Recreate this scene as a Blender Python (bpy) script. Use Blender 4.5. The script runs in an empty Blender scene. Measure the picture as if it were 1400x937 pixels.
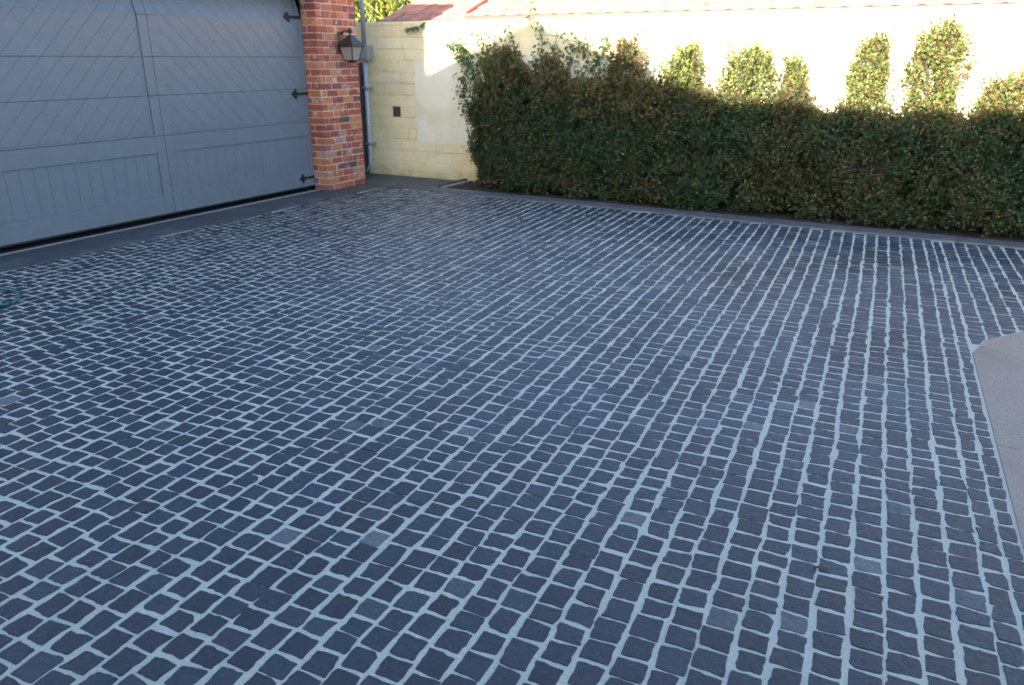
import bpy, bmesh, math, random
import numpy as np
from mathutils import Vector, Matrix, noise

random.seed(7)
rng = np.random.default_rng(7)
scene = bpy.context.scene
COL = scene.collection

# ------------------------------------------------------------------ camera
YAW, PITCH, ROLL, CAM_H = -0.495583, 0.355892, 0.003941, 1.70
def camera_axes():
    cy, sy, cp, sp = math.cos(YAW), math.sin(YAW), math.cos(PITCH), math.sin(PITCH)
    fw = Vector((sy*cp, cy*cp, -sp)); rt = Vector((cy, -sy, 0)); up = rt.cross(fw)
    cr, sr = math.cos(ROLL), math.sin(ROLL)
    return rt*cr + up*sr, up*cr - rt*sr, fw
cam_data = bpy.data.cameras.new('camera')
cam = bpy.data.objects.new('camera', cam_data); COL.objects.link(cam)
rt, up, fw = camera_axes()
cam.matrix_world = Matrix(((rt.x, up.x, -fw.x, 0), (rt.y, up.y, -fw.y, 0), (rt.z, up.z, -fw.z, CAM_H), (0, 0, 0, 1)))
cam_data.sensor_width = 36.0
cam_data.lens = 1049.26/1400*36.0
cam_data.clip_start = 0.05; cam_data.clip_end = 3000
cam_data.dof.use_dof = True
cam_data.dof.focus_distance = 3.3
cam_data.dof.aperture_fstop = 3.4
scene.camera = cam

# ------------------------------------------------------------------ light
SUN_ELEV = 15.0
world = bpy.data.worlds.new('World'); scene.world = world; world.use_nodes = True
wn = world.node_tree.nodes; wl = world.node_tree.links
sky = wn.new('ShaderNodeTexSky'); sky.sky_type = 'NISHITA'; sky.sun_disc = False
sky.sun_elevation = math.radians(SUN_ELEV); sky.sun_rotation = math.radians(180)
sky.ozone_density = 2.5; sky.dust_density = 1.2
wl.new(sky.outputs[0], wn['Background'].inputs[0]); wn['Background'].inputs[1].default_value = 0.15
sun_data = bpy.data.lights.new('sun', 'SUN'); sun_data.energy = 5.0; sun_data.angle = math.radians(0.53)
sun_data.color = (1.0, 0.93, 0.83)
sun = bpy.data.objects.new('sun', sun_data); COL.objects.link(sun)
sun.rotation_euler = (math.radians(90-SUN_ELEV), 0, 0); sun.location = (0, -20, 12)
scene.view_settings.view_transform = 'Standard'; scene.view_settings.look = 'None'
scene.view_settings.gamma = 1; scene.view_settings.exposure = 2.52
scene.view_settings.use_curve_mapping = False

# ------------------------------------------------------------------ materials
class NT:
    def __init__(self, name):
        self.m = bpy.data.materials.new(name); self.m.use_nodes = True
        self.t = self.m.node_tree; self.n = self.t.nodes; self.b = self.n['Principled BSDF']
    def node(self, typ, **kw):
        nd = self.n.new(typ)
        for k, v in kw.items(): setattr(nd, k, v)
        return nd
    def link(self, a, b): self.t.links.new(a, b)
    def coords(self, kind='Object'):
        return self.node('ShaderNodeTexCoord').outputs[kind]
    def world_pos(self):
        return self.node('ShaderNodeNewGeometry').outputs['Position']
    def noise(self, vec, scale, detail=4, rough=0.6, dist=0.0):
        nd = self.node('ShaderNodeTexNoise'); nd.inputs['Scale'].default_value = scale
        nd.inputs['Detail'].default_value = detail; nd.inputs['Roughness'].default_value = rough
        nd.inputs['Distortion'].default_value = dist
        if vec is not None: self.link(vec, nd.inputs['Vector'])
        return nd.outputs['Fac']
    def ramp(self, fac, stops, interp='LINEAR'):
        nd = self.node('ShaderNodeValToRGB'); cr = nd.color_ramp; cr.interpolation = interp
        while len(cr.elements) > len(stops): cr.elements.remove(cr.elements[-1])
        while len(cr.elements) < len(stops): cr.elements.new(1.0)
        for e, (p, c) in zip(cr.elements, stops):
            e.position = p; e.color = (c, c, c, 1) if not hasattr(c, '__len__') else (*c, 1)
        self.link(fac, nd.inputs[0]); return nd.outputs[0]
    def mix(self, fac, a, b, mode='MIX'):
        nd = self.node('ShaderNodeMix', data_type='RGBA', blend_type=mode)
        for s, v in ((nd.inputs[0], fac), (nd.inputs[6], a), (nd.inputs[7], b)):
            if hasattr(v, 'is_output') or isinstance(v, bpy.types.NodeSocket): self.link(v, s)
            elif hasattr(v, '__len__'): s.default_value = (*v, 1)
            else: s.default_value = v
        return nd.outputs[2]
    def bump(self, h, strength, dist):
        nd = self.node('ShaderNodeBump'); nd.inputs['Strength'].default_value = strength
        nd.inputs['Distance'].default_value = dist; self.link(h, nd.inputs['Height'])
        self.link(nd.outputs[0], self.b.inputs['Normal']); return nd
    def color(self, c):
        if isinstance(c, bpy.types.NodeSocket): self.link(c, self.b.inputs['Base Color'])
        else: self.b.inputs['Base Color'].default_value = (*c, 1)
    def rough(self, r):
        if isinstance(r, bpy.types.NodeSocket): self.link(r, self.b.inputs['Roughness'])
        else: self.b.inputs['Roughness'].default_value = r

def mottled(name, c1, c2, scale, rough=0.8, bscale=None, bstr=0.3, bdist=0.004, world_space=True, c3=None, s3=1.0):
    m = NT(name); v = m.world_pos() if world_space else m.coords()
    f = m.noise(v, scale, 6, 0.65)
    c = m.ramp(f, [(0.3, c1), (0.7, c2)])
    if c3 is not None:
        g = m.ramp(m.noise(v, s3, 4, 0.6, 0.5), [(0.5, 0.0), (0.72, 1.0)])
        c = m.mix(g, c, c3)
    m.color(c); m.rough(rough)
    if bscale: m.bump(m.noise(v, bscale, 6, 0.7), bstr, bdist)
    return m.m

def make_sett_material():
    m = NT('basalt_sett'); p = m.world_pos()
    at = m.node('ShaderNodeAttribute', attribute_name='tone').outputs['Color']
    f = m.noise(p, 40, 8, 0.8)
    base = m.ramp(f, [(0.32, (0.0095, 0.0145, 0.022)), (0.55, (0.0160, 0.0235, 0.036)), (0.70, (0.040, 0.052, 0.072))])
    c = m.mix(1.0, base, at, 'MULTIPLY')
    # patchy cement bloom, which also carries a painted pale sheen
    bloom_sheen = m.ramp(m.noise(p, 1.1, 5, 0.6, 0.3), [(0.32, 0.06), (0.64, 0.52)])
    # painted sky sheen and glare: bluish film strongest over middle and far setts
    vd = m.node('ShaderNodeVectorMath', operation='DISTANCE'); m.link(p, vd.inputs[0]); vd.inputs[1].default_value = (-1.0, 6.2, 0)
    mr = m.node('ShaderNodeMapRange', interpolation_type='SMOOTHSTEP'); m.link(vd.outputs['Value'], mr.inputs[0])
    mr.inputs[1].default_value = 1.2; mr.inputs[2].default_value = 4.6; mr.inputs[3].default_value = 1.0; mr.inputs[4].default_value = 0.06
    bloom_sheen = m.mix(1.0, bloom_sheen, mr.outputs[0], 'MULTIPLY')
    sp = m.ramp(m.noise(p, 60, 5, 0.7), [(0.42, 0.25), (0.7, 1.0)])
    c = m.mix(m.mix(1.0, bloom_sheen, sp, 'MULTIPLY'), c, (0.17, 0.205, 0.275))
    m.color(c)
    m.rough(m.ramp(m.noise(p, 45, 4, 0.6), [(0.3, 0.42), (0.75, 0.62)]))
    m.b.inputs['Specular IOR Level'].default_value = 0.42
    h1 = m.noise(p, 42, 7, 0.7, 0.9); h2 = m.noise(p, 260, 4, 0.7)
    a = m.node('ShaderNodeMath', operation='MULTIPLY_ADD'); m.link(h2, a.inputs[0]); a.inputs[1].default_value = 0.3; m.link(h1, a.inputs[2])
    m.bump(a.outputs[0], 0.9, 0.011)
    return m.m

def make_mortar_material():
    m = NT('paving_mortar'); p = m.world_pos()
    f = m.noise(p, 105, 8, 0.9)
    c = m.ramp(f, [(0.36, (0.25, 0.235, 0.19)), (0.47, (0.43, 0.40, 0.32)), (0.55, (0.52, 0.49, 0.395)), (0.66, (0.72, 0.68, 0.56))])
    d = m.ramp(m.noise(p, 0.9, 5, 0.65, 0.4), [(0.42, 0.0), (0.72, 0.55)])
    c = m.mix(d, c, (0.40, 0.375, 0.30))
    d2 = m.ramp(m.noise(p, 7, 5, 0.7, 0.6), [(0.5, 0.0), (0.75, 0.45)])
    c = m.mix(d2, c, (0.34, 0.325, 0.27))
    sp = m.ramp(m.noise(p, 420, 2, 0.5), [(0.62, 0.0), (0.70, 0.75)])
    c = m.mix(sp, c, (0.16, 0.16, 0.16))
    m.color(c); m.rough(0.9); m.bump(m.noise(p, 170, 6, 0.8), 0.9, 0.006)
    return m.m

def make_brick_material():
    m = NT('old_brick'); v = m.coords(); p = m.world_pos()
    r = m.node('ShaderNodeObjectInfo').outputs['Random']
    c = m.ramp(r, [(0.0, (0.44, 0.095, 0.04)), (0.14, (0.56, 0.17, 0.055)), (0.27, (0.32, 0.06, 0.036)), (0.40, (0.60, 0.20, 0.085)),
                   (0.52, (0.42, 0.09, 0.04)), (0.64, (0.20, 0.06, 0.05)), (0.71, (0.50, 0.25, 0.17)), (0.80, (0.11, 0.07, 0.07)), (0.84, (0.50, 0.14, 0.06)), (0.93, (0.33, 0.11, 0.08))], 'CONSTANT')
    c = m.mix(m.ramp(m.noise(p, 26, 6, 0.7), [(0.3, 0.0), (0.75, 0.55)]), c, (0.16, 0.055, 0.04))
    w = m.ramp(m.noise(p, 11, 6, 0.65, 0.15), [(0.57, 0.0), (0.68, 0.75)])
    c = m.mix(w, c, (0.60, 0.49, 0.41))
    m.color(c); m.rough(0.85); m.bump(m.noise(p, 110, 6, 0.7), 0.5, 0.004)
    return m.m

def make_block_material():
    m = NT('limestone_block'); p = m.world_pos()
    r = m.node('ShaderNodeObjectInfo').outputs['Random']
    c = m.ramp(r, [(0.0, (0.74, 0.53, 0.25)), (0.5, (0.80, 0.61, 0.32)), (1.0, (0.77, 0.60, 0.35))])
    c = m.mix(m.ramp(m.noise(p, 9, 7, 0.7), [(0.35, 0.0), (0.75, 0.8)]), c, (0.80, 0.70, 0.47))
    c = m.mix(m.ramp(m.noise(p, 3.2, 5, 0.6, 0.7), [(0.52, 0.0), (0.8, 0.55)]), c, (0.60, 0.44, 0.18))
    # green-yellow damp staining that climbs from the wet footing
    z = m.node('ShaderNodeSeparateXYZ'); m.link(p, z.inputs[0])
    damp = m.ramp(z.outputs['Z'], [(0.0, 0.9), (0.22, 0.0)])
    damp = m.mix(1.0, damp, m.ramp(m.noise(p, 6, 5, 0.6), [(0.3, 0.2), (0.7, 1.0)]), 'MULTIPLY')
    c = m.mix(damp, c, (0.33, 0.30, 0.10))
    m.color(c); m.rough(0.92); m.bump(m.noise(p, 60, 7, 0.75), 0.6, 0.006)
    return m.m

def make_leaf_material(name, trans=0.35, rough=0.42):
    m = NT(name)
    at = m.node('ShaderNodeAttribute', attribute_name='tone').outputs['Color']
    m.color(at); m.rough(rough); m.b.inputs['Specular IOR Level'].default_value = 0.4
    tr = m.node('ShaderNodeBsdfTranslucent'); m.link(m.mix(0.5, at, (0.25, 0.30, 0.03)), tr.inputs[0])
    mx = m.node('ShaderNodeMixShader'); mx.inputs[0].default_value = trans
    m.link(m.b.outputs[0], mx.inputs[1]); m.link(tr.outputs[0], mx.inputs[2])
    m.link(mx.outputs[0], m.n['Material Output'].inputs[0])
    return m.m

def make_tile_material():
    m = NT('terracotta_tile'); p = m.world_pos()
    r = m.node('ShaderNodeObjectInfo').outputs['Random']
    c = m.ramp(r, [(0.0, (0.36, 0.11, 0.07)), (0.5, (0.43, 0.15, 0.09)), (1.0, (0.31, 0.09, 0.06))])
    c = m.mix(m.ramp(m.noise(p, 8, 6, 0.7), [(0.4, 0.0), (0.75, 0.6)]), c, (0.46, 0.30, 0.20))
    m.color(c); m.rough(0.8); m.bump(m.noise(p, 60, 5, 0.7), 0.4, 0.004)
    return m.m

def make_door_material():
    m = NT('grey_door_paint'); p = m.world_pos()
    g = m.node('ShaderNodeMapping'); g.inputs['Scale'].default_value = (14, 14, 14); m.link(p, g.inputs[0])
    c = m.ramp(m.noise(g.outputs[0], 0.6, 5, 0.6), [(0.3, (0.142, 0.152, 0.166)), (0.7, (0.164, 0.175, 0.190))])
    m.color(c); m.rough(m.ramp(m.noise(p, 18, 4, 0.6), [(0.3, 0.40), (0.7, 0.52)]))
    m.bump(m.noise(p, 90, 4, 0.6), 0.15, 0.002)
    return m.m

def plain(name, c, rough=0.6, metal=0.0, bscale=None, bstr=0.2, bdist=0.002):
    m = NT(name); p = m.world_pos()
    c2 = tuple(x*0.8 for x in c)
    m.color(m.ramp(m.noise(p, 22, 5, 0.65), [(0.3, c2), (0.7, c)])); m.rough(rough); m.b.inputs['Metallic'].default_value = metal
    if bscale: m.bump(m.noise(p, bscale, 5, 0.7), bstr, bdist)
    return m.m

MAT = {
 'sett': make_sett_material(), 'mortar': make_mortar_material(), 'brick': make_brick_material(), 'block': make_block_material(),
 'leaf': make_leaf_material('hedge_leaf', 0.35, 0.55), 'vine': make_leaf_material('vine_leaf', 0.3, 0.4), 'tile': make_tile_material(), 'door': make_door_material(),
 'brick_mortar': mottled('brick_mortar', (0.50, 0.39, 0.31), (0.64, 0.53, 0.43), 40, 0.9, 150, 0.5, 0.004),
 'block_mortar': mottled('block_mortar', (0.55, 0.43, 0.24), (0.66, 0.53, 0.31), 20, 0.95, 120, 0.4, 0.004),
 'render': mottled('cream_render', (0.74, 0.64, 0.45), (0.80, 0.71, 0.52), 3.0, 0.9, 140, 0.35, 0.003, c3=(0.68, 0.56, 0.36), s3=1.6),
 'bluestone': mottled('bluestone', (0.036, 0.038, 0.042), (0.062, 0.064, 0.068), 16, 0.62, 180, 0.3, 0.002, c3=(0.10, 0.10, 0.10), s3=2.2),
 'kerbstone': mottled('kerbstone', (0.062, 0.064, 0.070), (0.105, 0.107, 0.113), 14, 0.65, 180, 0.3, 0.002, c3=(0.13, 0.125, 0.12), s3=2.5),
 'concrete': mottled('aggregate_concrete', (0.14, 0.10, 0.076), (0.39, 0.285, 0.22), 150, 0.85, 260, 0.6, 0.003, c3=(0.20, 0.145, 0.11), s3=2.2),
 'sill': mottled('sill_concrete', (0.16, 0.15, 0.13), (0.26, 0.245, 0.21), 25, 0.9, 150, 0.3, 0.002),
 'soil': mottled('soil', (0.018, 0.011, 0.007), (0.05, 0.032, 0.02), 30, 0.98, 60, 1.0, 0.03),
 'earth': mottled('earth', (0.16, 0.14, 0.11), (0.24, 0.21, 0.17), 2, 0.95),
 'iron': plain('black_iron', (0.022, 0.022, 0.025), 0.5, 0.3, 140, 0.3, 0.001),
 'bronze': plain('lantern_bronze', (0.045, 0.038, 0.034), 0.5, 0.5, 120, 0.3, 0.001),
 'galv': plain('grey_painted_metal', (0.27, 0.28, 0.29), 0.45, 0.1),
 'pale_metal': plain('pale_downpipe', (0.42, 0.44, 0.46), 0.4, 0.1),
 'dark_paint': plain('dark_painted_steel', (0.035, 0.038, 0.045), 0.5),
 'interior': plain('dim_garage_lining', (0.06, 0.06, 0.06), 0.9),
 'gutter': plain('oxide_red_gutter', (0.30, 0.06, 0.04), 0.5),
 'housewall': mottled('house_render', (0.42, 0.39, 0.34), (0.50, 0.46, 0.40), 2, 0.9),
 'roof': mottled('house_roof_tiles', (0.10, 0.09, 0.09), (0.16, 0.14, 0.13), 6, 0.85),
 'bark': mottled('bark', (0.05, 0.035, 0.025), (0.12, 0.085, 0.06), 30, 0.95, 60, 0.8, 0.01),
 'hose': plain('teal_hose', (0.010, 0.095, 0.10), 0.4),
 'vent': plain('vent_terracotta', (0.10, 0.055, 0.032), 0.9, 0, 60, 0.5, 0.004),
 'straw': plain('dry_leaf', (0.24, 0.11, 0.04), 0.8), 'litter': plain('brown_litter', (0.10, 0.06, 0.03), 0.9),
 'petal': plain('red_petal', (0.40, 0.05, 0.04), 0.6),
}
def glass_material():
    m = NT('seeded_lantern_glass'); p = m.world_pos()
    m.color((0.52, 0.46, 0.41)); m.rough(0.28); m.b.inputs['Transmission Weight'].default_value = 0.55
    m.b.inputs['IOR'].default_value = 1.3
    m.bump(m.noise(p, 45, 3, 0.5), 0.3, 0.004)
    return m.m
MAT['glass'] = glass_material()

# ------------------------------------------------------------------ builders
def link(o, parent=None):
    COL.objects.link(o)
    if parent is not None: o.parent = parent
    return o
def tag(o, label=None, cat=None, group=None, kind=None):
    if label: o['label'] = label
    if cat: o['category'] = cat
    if group: o['group'] = group
    if kind: o['kind'] = kind
    return o
def empty(name, loc=(0, 0, 0)):
    o = bpy.data.objects.new(name, None); o.empty_display_size = 0.1; o.location = loc
    return link(o)
def obj_bm(name, bm, mat, parent=None, smooth=False, origin=None):
    """origin: world point that becomes the object's own origin (parents sit unrotated)."""
    me = bpy.data.meshes.new(name)
    bmesh.ops.recalc_face_normals(bm, faces=bm.faces)
    if origin is not None: bmesh.ops.translate(bm, verts=bm.verts, vec=-Vector(origin))
    bm.to_mesh(me); bm.free()
    me.materials.append(MAT[mat])
    if smooth: me.polygons.foreach_set('use_smooth', [True]*len(me.polygons))
    o = bpy.data.objects.new(name, me); link(o, parent)
    loc = Vector(origin) if origin is not None else Vector((0, 0, 0))
    q = parent
    while q is not None: loc = loc - q.location; q = q.parent
    o.location = loc
    return o
def box(bm, x0, x1, y0, y1, z0, z1, bevel=0.0):
    r = bmesh.ops.create_cube(bm, size=1.0); vs = r['verts']
    for v in vs:
        v.co = Vector((x0 + (v.co.x+.5)*(x1-x0), y0 + (v.co.y+.5)*(y1-y0), z0 + (v.co.z+.5)*(z1-z0)))
    if bevel > 0:
        es = list({e for v in vs for e in v.link_edges})
        bmesh.ops.bevel(bm, geom=es, offset=bevel, segments=1, affect='EDGES', profile=0.5)
def box_obj(name, ext, mat, parent=None, bevel=0.0, origin=None):
    bm = bmesh.new(); box(bm, *ext, bevel)
    return obj_bm(name, bm, mat, parent, origin=origin)
def prism(bm, pts, a, b):
    """pts: list of Vector, extrude from offset a to offset b."""
    a = Vector(a); b = Vector(b)
    lo = [bm.verts.new(Vector(p)+a) for p in pts]; hi = [bm.verts.new(Vector(p)+b) for p in pts]
    bm.faces.new(lo); bm.faces.new(hi[::-1]); n = len(pts)
    for i in range(n): bm.faces.new((lo[i], lo[(i+1) % n], hi[(i+1) % n], hi[i]))
def tube(bm, path, radii, seg=10, cap=True):
    rings = []; n = len(path); path = [Vector(p) for p in path]
    if not hasattr(radii, '__len__'): radii = [radii]*n
    ref = Vector((0.31, 0.17, 0.93))
    for i, p in enumerate(path):
        d = (path[min(i+1, n-1)] - path[max(i-1, 0)]).normalized()
        u = d.cross(ref)
        if u.length < 1e-3: u = d.cross(Vector((1, 0, 0)))
        u.normalize(); w = d.cross(u)
        rings.append([bm.verts.new(p + (u*math.cos(2*math.pi*k/seg) + w*math.sin(2*math.pi*k/seg))*radii[i]) for k in range(seg)])
    for a, b in zip(rings, rings[1:]):
        for k in range(seg): bm.faces.new((a[k], a[(k+1) % seg], b[(k+1) % seg], b[k]))
    if cap: bm.faces.new(rings[0][::-1]); bm.faces.new(rings[-1])
def lathe(bm, prof, center, seg=12, rot=0.0):
    rings = []
    for r, z in prof:
        rings.append([bm.verts.new((center[0] + r*math.cos(rot+2*math.pi*k/seg), center[1] + r*math.sin(rot+2*math.pi*k/seg), center[2]+z)) for k in range(seg)])
    for a, b in zip(rings, rings[1:]):
        for k in range(seg): bm.faces.new((a[k], a[(k+1) % seg], b[(k+1) % seg], b[k]))
    bm.faces.new(rings[0][::-1]); bm.faces.new(rings[-1])

# ================================================================== THE SETTING
g = box_obj('ground', (-400, 400, -400, 400, -0.60, -0.06), 'earth'); tag(g, kind='structure')

EDGE_X, EDGE_Y = -6.70, 8.63           # where the paving meets apron and kerb
SLAB = [(0.395, 5.23), (0.475, 5.53), (0.72, 5.89), (3.6, 6.15), (3.6, -1.5), (0.80, -1.5), (0.53, 3.0)]   # concrete path outline

# paving bed: mortar sheet with real relief between the stones
bm = bmesh.new(); box(bm, EDGE_X, 3.6, -1.4, EDGE_Y, -0.30, 0.0)
driveway = obj_bm('driveway', bm, 'mortar'); tag(driveway, kind='structure')

bm = bmesh.new(); prism(bm, [Vector((x, y, 0)) for x, y in SLAB], (0, 0, -0.05), (0, 0, 0.0015))
path_root = obj_bm('path', bm, 'sill'); tag(path_root, kind='structure')
def clip(poly, axis, val, keep_less):
    out = []
    for i in range(len(poly)):
        a, b = poly[i], poly[(i+1) % len(poly)]
        ia = (a[axis] <= val) == keep_less; ib = (b[axis] <= val) == keep_less
        if ia: out.append(a)
        if ia != ib:
            f = (val-a[axis])/(b[axis]-a[axis]); out.append((a[0]+(b[0]-a[0])*f, a[1]+(b[1]-a[1])*f))
    return out
for y0, y1 in ((3.905, 7.0), (1.2, 3.905), (-1.5, 1.2)):
    po = clip(clip(SLAB, 1, y0+.002, False), 1, y1-.002, True)
    bm = bmesh.new(); prism(bm, [Vector((x, y, 0)) for x, y in po], (0, 0, -0.02), (0, 0, 0.0055))
    bmesh.ops.bevel(bm, geom=[e for e in bm.edges if min(v.co.z for v in e.verts) > 0.005], offset=.003, segments=1, affect='EDGES')
    obj_bm('concrete_slab', bm, 'concrete', path_root)

# ---------------------------------------------------------------- setts
def inside_depth(poly, x, y):
    """>0 inside a clockwise/ccw convex polygon: distance to the nearest edge, with the outward push vector."""
    best = None; n = len(poly)
    area = sum(poly[i][0]*poly[(i+1) % n][1]-poly[(i+1) % n][0]*poly[i][1] for i in range(n))
    sg = 1 if area > 0 else -1
    for i in range(n):
        ax, ay = poly[i]; bx, by = poly[(i+1) % n]
        ex, ey = bx-ax, by-ay; l = math.hypot(ex, ey)
        nx, ny = ey/l*sg, -ex/l*sg
        d = (x-ax)*nx + (y-ay)*ny
        if best is None or d > best[0]: best = (d, nx, ny)
    return best
SH = 0.0632
nn = math.hypot(1, SH); E_ = (1/nn, SH/nn); D_ = (-SH/nn, 1/nn)
setts = []       # (verts, faces, colour, centre)
def build_sett(cs, ct, ws, wt):
    """centre (row, along) coordinates, sizes; returns world verts, faces."""
    hs, ht = ws/2, wt/2
    cr = [random.uniform(0.0015, 0.006) for _ in range(4)]
    if random.random() < 0.13: cr[random.randrange(4)] = random.uniform(0.009, 0.018)
    q = lambda s: random.gauss(0, s)
    corners = [(-hs+q(.0035), -ht+q(.0035)), (hs+q(.0035), -ht+q(.0035)), (hs+q(.0035), ht+q(.0035)), (-hs+q(.0035), ht+q(.0035))]
    out = []
    for k in range(4):
        p = corners[k]; a = corners[k-1]; b = corners[(k+1) % 4]
        la = math.hypot(a[0]-p[0], a[1]-p[1]); lb = math.hypot(b[0]-p[0], b[1]-p[1])
        out.append((p[0]+(a[0]-p[0])/la*cr[k], p[1]+(a[1]-p[1])/la*cr[k]))
        out.append((p[0]+(b[0]-p[0])/lb*cr[k], p[1]+(b[1]-p[1])/lb*cr[k]))
        nb = corners[(k+1) % 4]
        lx, ly = (nb[0]-p[0]), (nb[1]-p[1]); le = math.hypot(lx, ly); bow = q(.0015)
        for f, bf in ((0.31, .8), (0.5, 1.0), (0.69, .8)):
            k_ = bow*bf + q(.0016)
            out.append((p[0]+lx*f+ly/le*k_, p[1]+ly*f-lx/le*k_))
    tilt = (q(.010), q(.010)); zt = 0.0025 + q(.0008)
    world = []
    for (s, t) in out:
        S, T = cs+s, ct+t
        world.append([S*E_[0]+T*D_[0], S*E_[1]+T*D_[1], s, t])
    # keep inside the paved field
    cx, cy = cs*E_[0]+ct*D_[0], cs*E_[1]+ct*D_[1]
    for w in world:
        if w[0] < EDGE_X+0.010: w[0] = EDGE_X+0.010+q(.001)
        if w[1] > EDGE_Y-0.010: w[1] = EDGE_Y-0.010+q(.001)
        d, nx, ny = inside_depth(SLAB, w[0], w[1])
        if d < 0.009: w[0] += nx*(0.009-d); w[1] += ny*(0.009-d)
    ar = 0.0; n = len(world)
    for i in range(n):
        a, b = world[i], world[(i+1) % n]; ar += a[0]*b[1]-b[0]*a[1]
    if ar/2 < 0.0020: return None
    mx = sum(w[0] for w in world)/n; my = sum(w[1] for w in world)/n
    zf = lambda s, t: zt + tilt[0]*s + tilt[1]*t
    V = []
    for w in world: V.append((w[0], w[1], -0.006))                                    # foot in the mortar
    for w in world: V.append((mx+(w[0]-mx)*.99, my+(w[1]-my)*.99, max(.0006, zf(w[2], w[3])-0.0012)))
    for w in world: V.append((mx+(w[0]-mx)*.945, my+(w[1]-my)*.945, max(.0013, zf(w[2], w[3])+q(.0006))))
    V.append((mx, my, zf(0, 0)+random.uniform(-.0004, .0014)))
    F = []
    for i in range(n):
        j = (i+1) % n
        F.append((i, j, n+j, n+i)); F.append((n+i, n+j, 2*n+j, 2*n+i)); F.append((2*n+i, 2*n+j, 3*n))
    return V, F, (mx, my)
def sett_colour():
    r = random.random()
    k = random.uniform(0.75, 1.25)
    if r < 0.006: c = (4.6, 3.6, 2.5)
    elif r < 0.011: c = (6.0, 4.2, 2.9)
    elif r < 0.025: c = (2.7, 2.3, 1.8)
    elif r < 0.08: c = (1.5, 1.4, 1.25)
    else: c = (1.0, 1.0+random.uniform(-.03, .04), 1.0+random.uniform(-.04, .08))
    return tuple(x*k for x in c)
s = -7.4
row = 0
while s < 4.6:
    w_row = random.uniform(0.0855, 0.0925); gap = random.uniform(0.0150, 0.0200)
    left_over = 0.709 - s                          # a cut row closes the field against the concrete path
    if 0.03 < left_over < 0.125: w_row, gap = left_over, 0.020
    elif 0.125 <= left_over < 0.20: w_row, gap = (left_over-0.02)*0.56, 0.018
    ph1, ph2 = random.uniform(0, 6.3), random.uniform(0, 6.3)
    t = -1.6 + random.uniform(0, .1)
    while t < 9.6:
        ln = max(0.066, min(0.116, random.gauss(0.087, 0.0095)))
        gp = max(0.008, random.gauss(0.0128+.0040*max(0, min(1, (-2.0-s)/2.5)), 0.0026))
        ct = t + ln/2
        wob = 0.007*math.sin(ct*1.15+s*0.8) + 0.0013*math.sin(ct*2.9+ph1) + 0.0010*math.sin(ct*6.1+ph2)
        cs = s + w_row/2 + wob + random.gauss(0, .0014)
        cx, cy = cs*E_[0]+ct*D_[0], cs*E_[1]+ct*D_[1]
        t += ln + gp
        if cx < EDGE_X-0.024 or cy > EDGE_Y+0.024 or cy < -1.2 or cx > 3.4: continue
        if inside_depth(SLAB, cx, cy)[0] < -0.024: continue
        # skip what lies well outside the cone the camera (or a step beside it) could see
        if cy < 0.9 - (cx+2.2)*0.9 - 0.9 and cx < -2.2: pass
        res = build_sett(cs, ct, w_row + random.gauss(0, .0028), ln)
        if res: setts.append((*res, sett_colour()))
    s += w_row + gap; row += 1

def px_of(x, y, z=0.0):
    v = Vector((x, y, z-CAM_H)); a, b, c = v.dot(rt), v.dot(up), v.dot(fw)
    if c <= 0.1: return None
    return 700+1049.26*a/c, 468.5-1049.26*b/c, c
def mesh_with_tone(name, V, F, C, mat, smooth=False):
    me = bpy.data.meshes.new(name); me.from_pydata(V, [], F); me.materials.append(MAT[mat])
    at = me.color_attributes.new('tone', 'FLOAT_COLOR', 'POINT'); at.data.foreach_set('color', C)
    if smooth: me.polygons.foreach_set('use_smooth', [True]*len(me.polygons))
    return me
rank = []
for i, (V, F, c, col) in enumerate(setts):
    p = px_of(*c)
    if p and -5 < p[0] < 1405 and p[1] < 942: rank.append((p[2], i))
rank.sort(); chosen = {i for _, i in rank[:300]}
bigV, bigF, bigC = [], [], []
for i, (V, F, c, col) in enumerate(setts):
    if i in chosen:
        loc = Vector((c[0], c[1], 0))
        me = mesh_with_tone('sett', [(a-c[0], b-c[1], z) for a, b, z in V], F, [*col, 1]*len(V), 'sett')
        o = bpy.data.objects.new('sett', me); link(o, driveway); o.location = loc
    else:
        k = len(bigV); bigV += V; bigF += [tuple(a+k for a in f) for f in F]; bigC += [*col, 1]*len(V)
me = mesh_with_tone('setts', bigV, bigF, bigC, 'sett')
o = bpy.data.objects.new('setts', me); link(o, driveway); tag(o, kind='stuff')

# ---------------------------------------------------------------- apron, kerb, bed, edging
apron = box_obj('apron', (-9.0, -6.702, -1.4, 9.60, -0.3, -0.012), 'brick_mortar'); tag(apron, kind='structure')
y = -1.3
k = 0
while y < 8.6:
    ln = 0.80 if y + 0.8 < 8.6 else 8.63-y
    y1 = min(y+ln, 8.63)
    box_obj('paving_slab', (-7.245, EDGE_X-0.004, y+.0015, y1-.0015, -0.03, 0.010+random.uniform(-.0015, .0015)), 'bluestone', apron, 0.003)
    y = y1
# corner between pillar and wall
for x0, x1, y0, y1 in ((-7.9, -7.249, 8.74, 9.58), (-7.245, -6.62, 8.634, 9.58), (-6.616, -5.99, 8.634, 9.58)):
    box_obj('paving_slab', (x0, x1, y0, y1, -0.03, 0.009+random.uniform(-.0015, .0015)), 'bluestone', apron, 0.003)
box_obj('door_sill', (-7.300, -7.249, -1.3, 7.945, -0.03, 0.016), 'sill', apron, 0.004)

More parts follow.
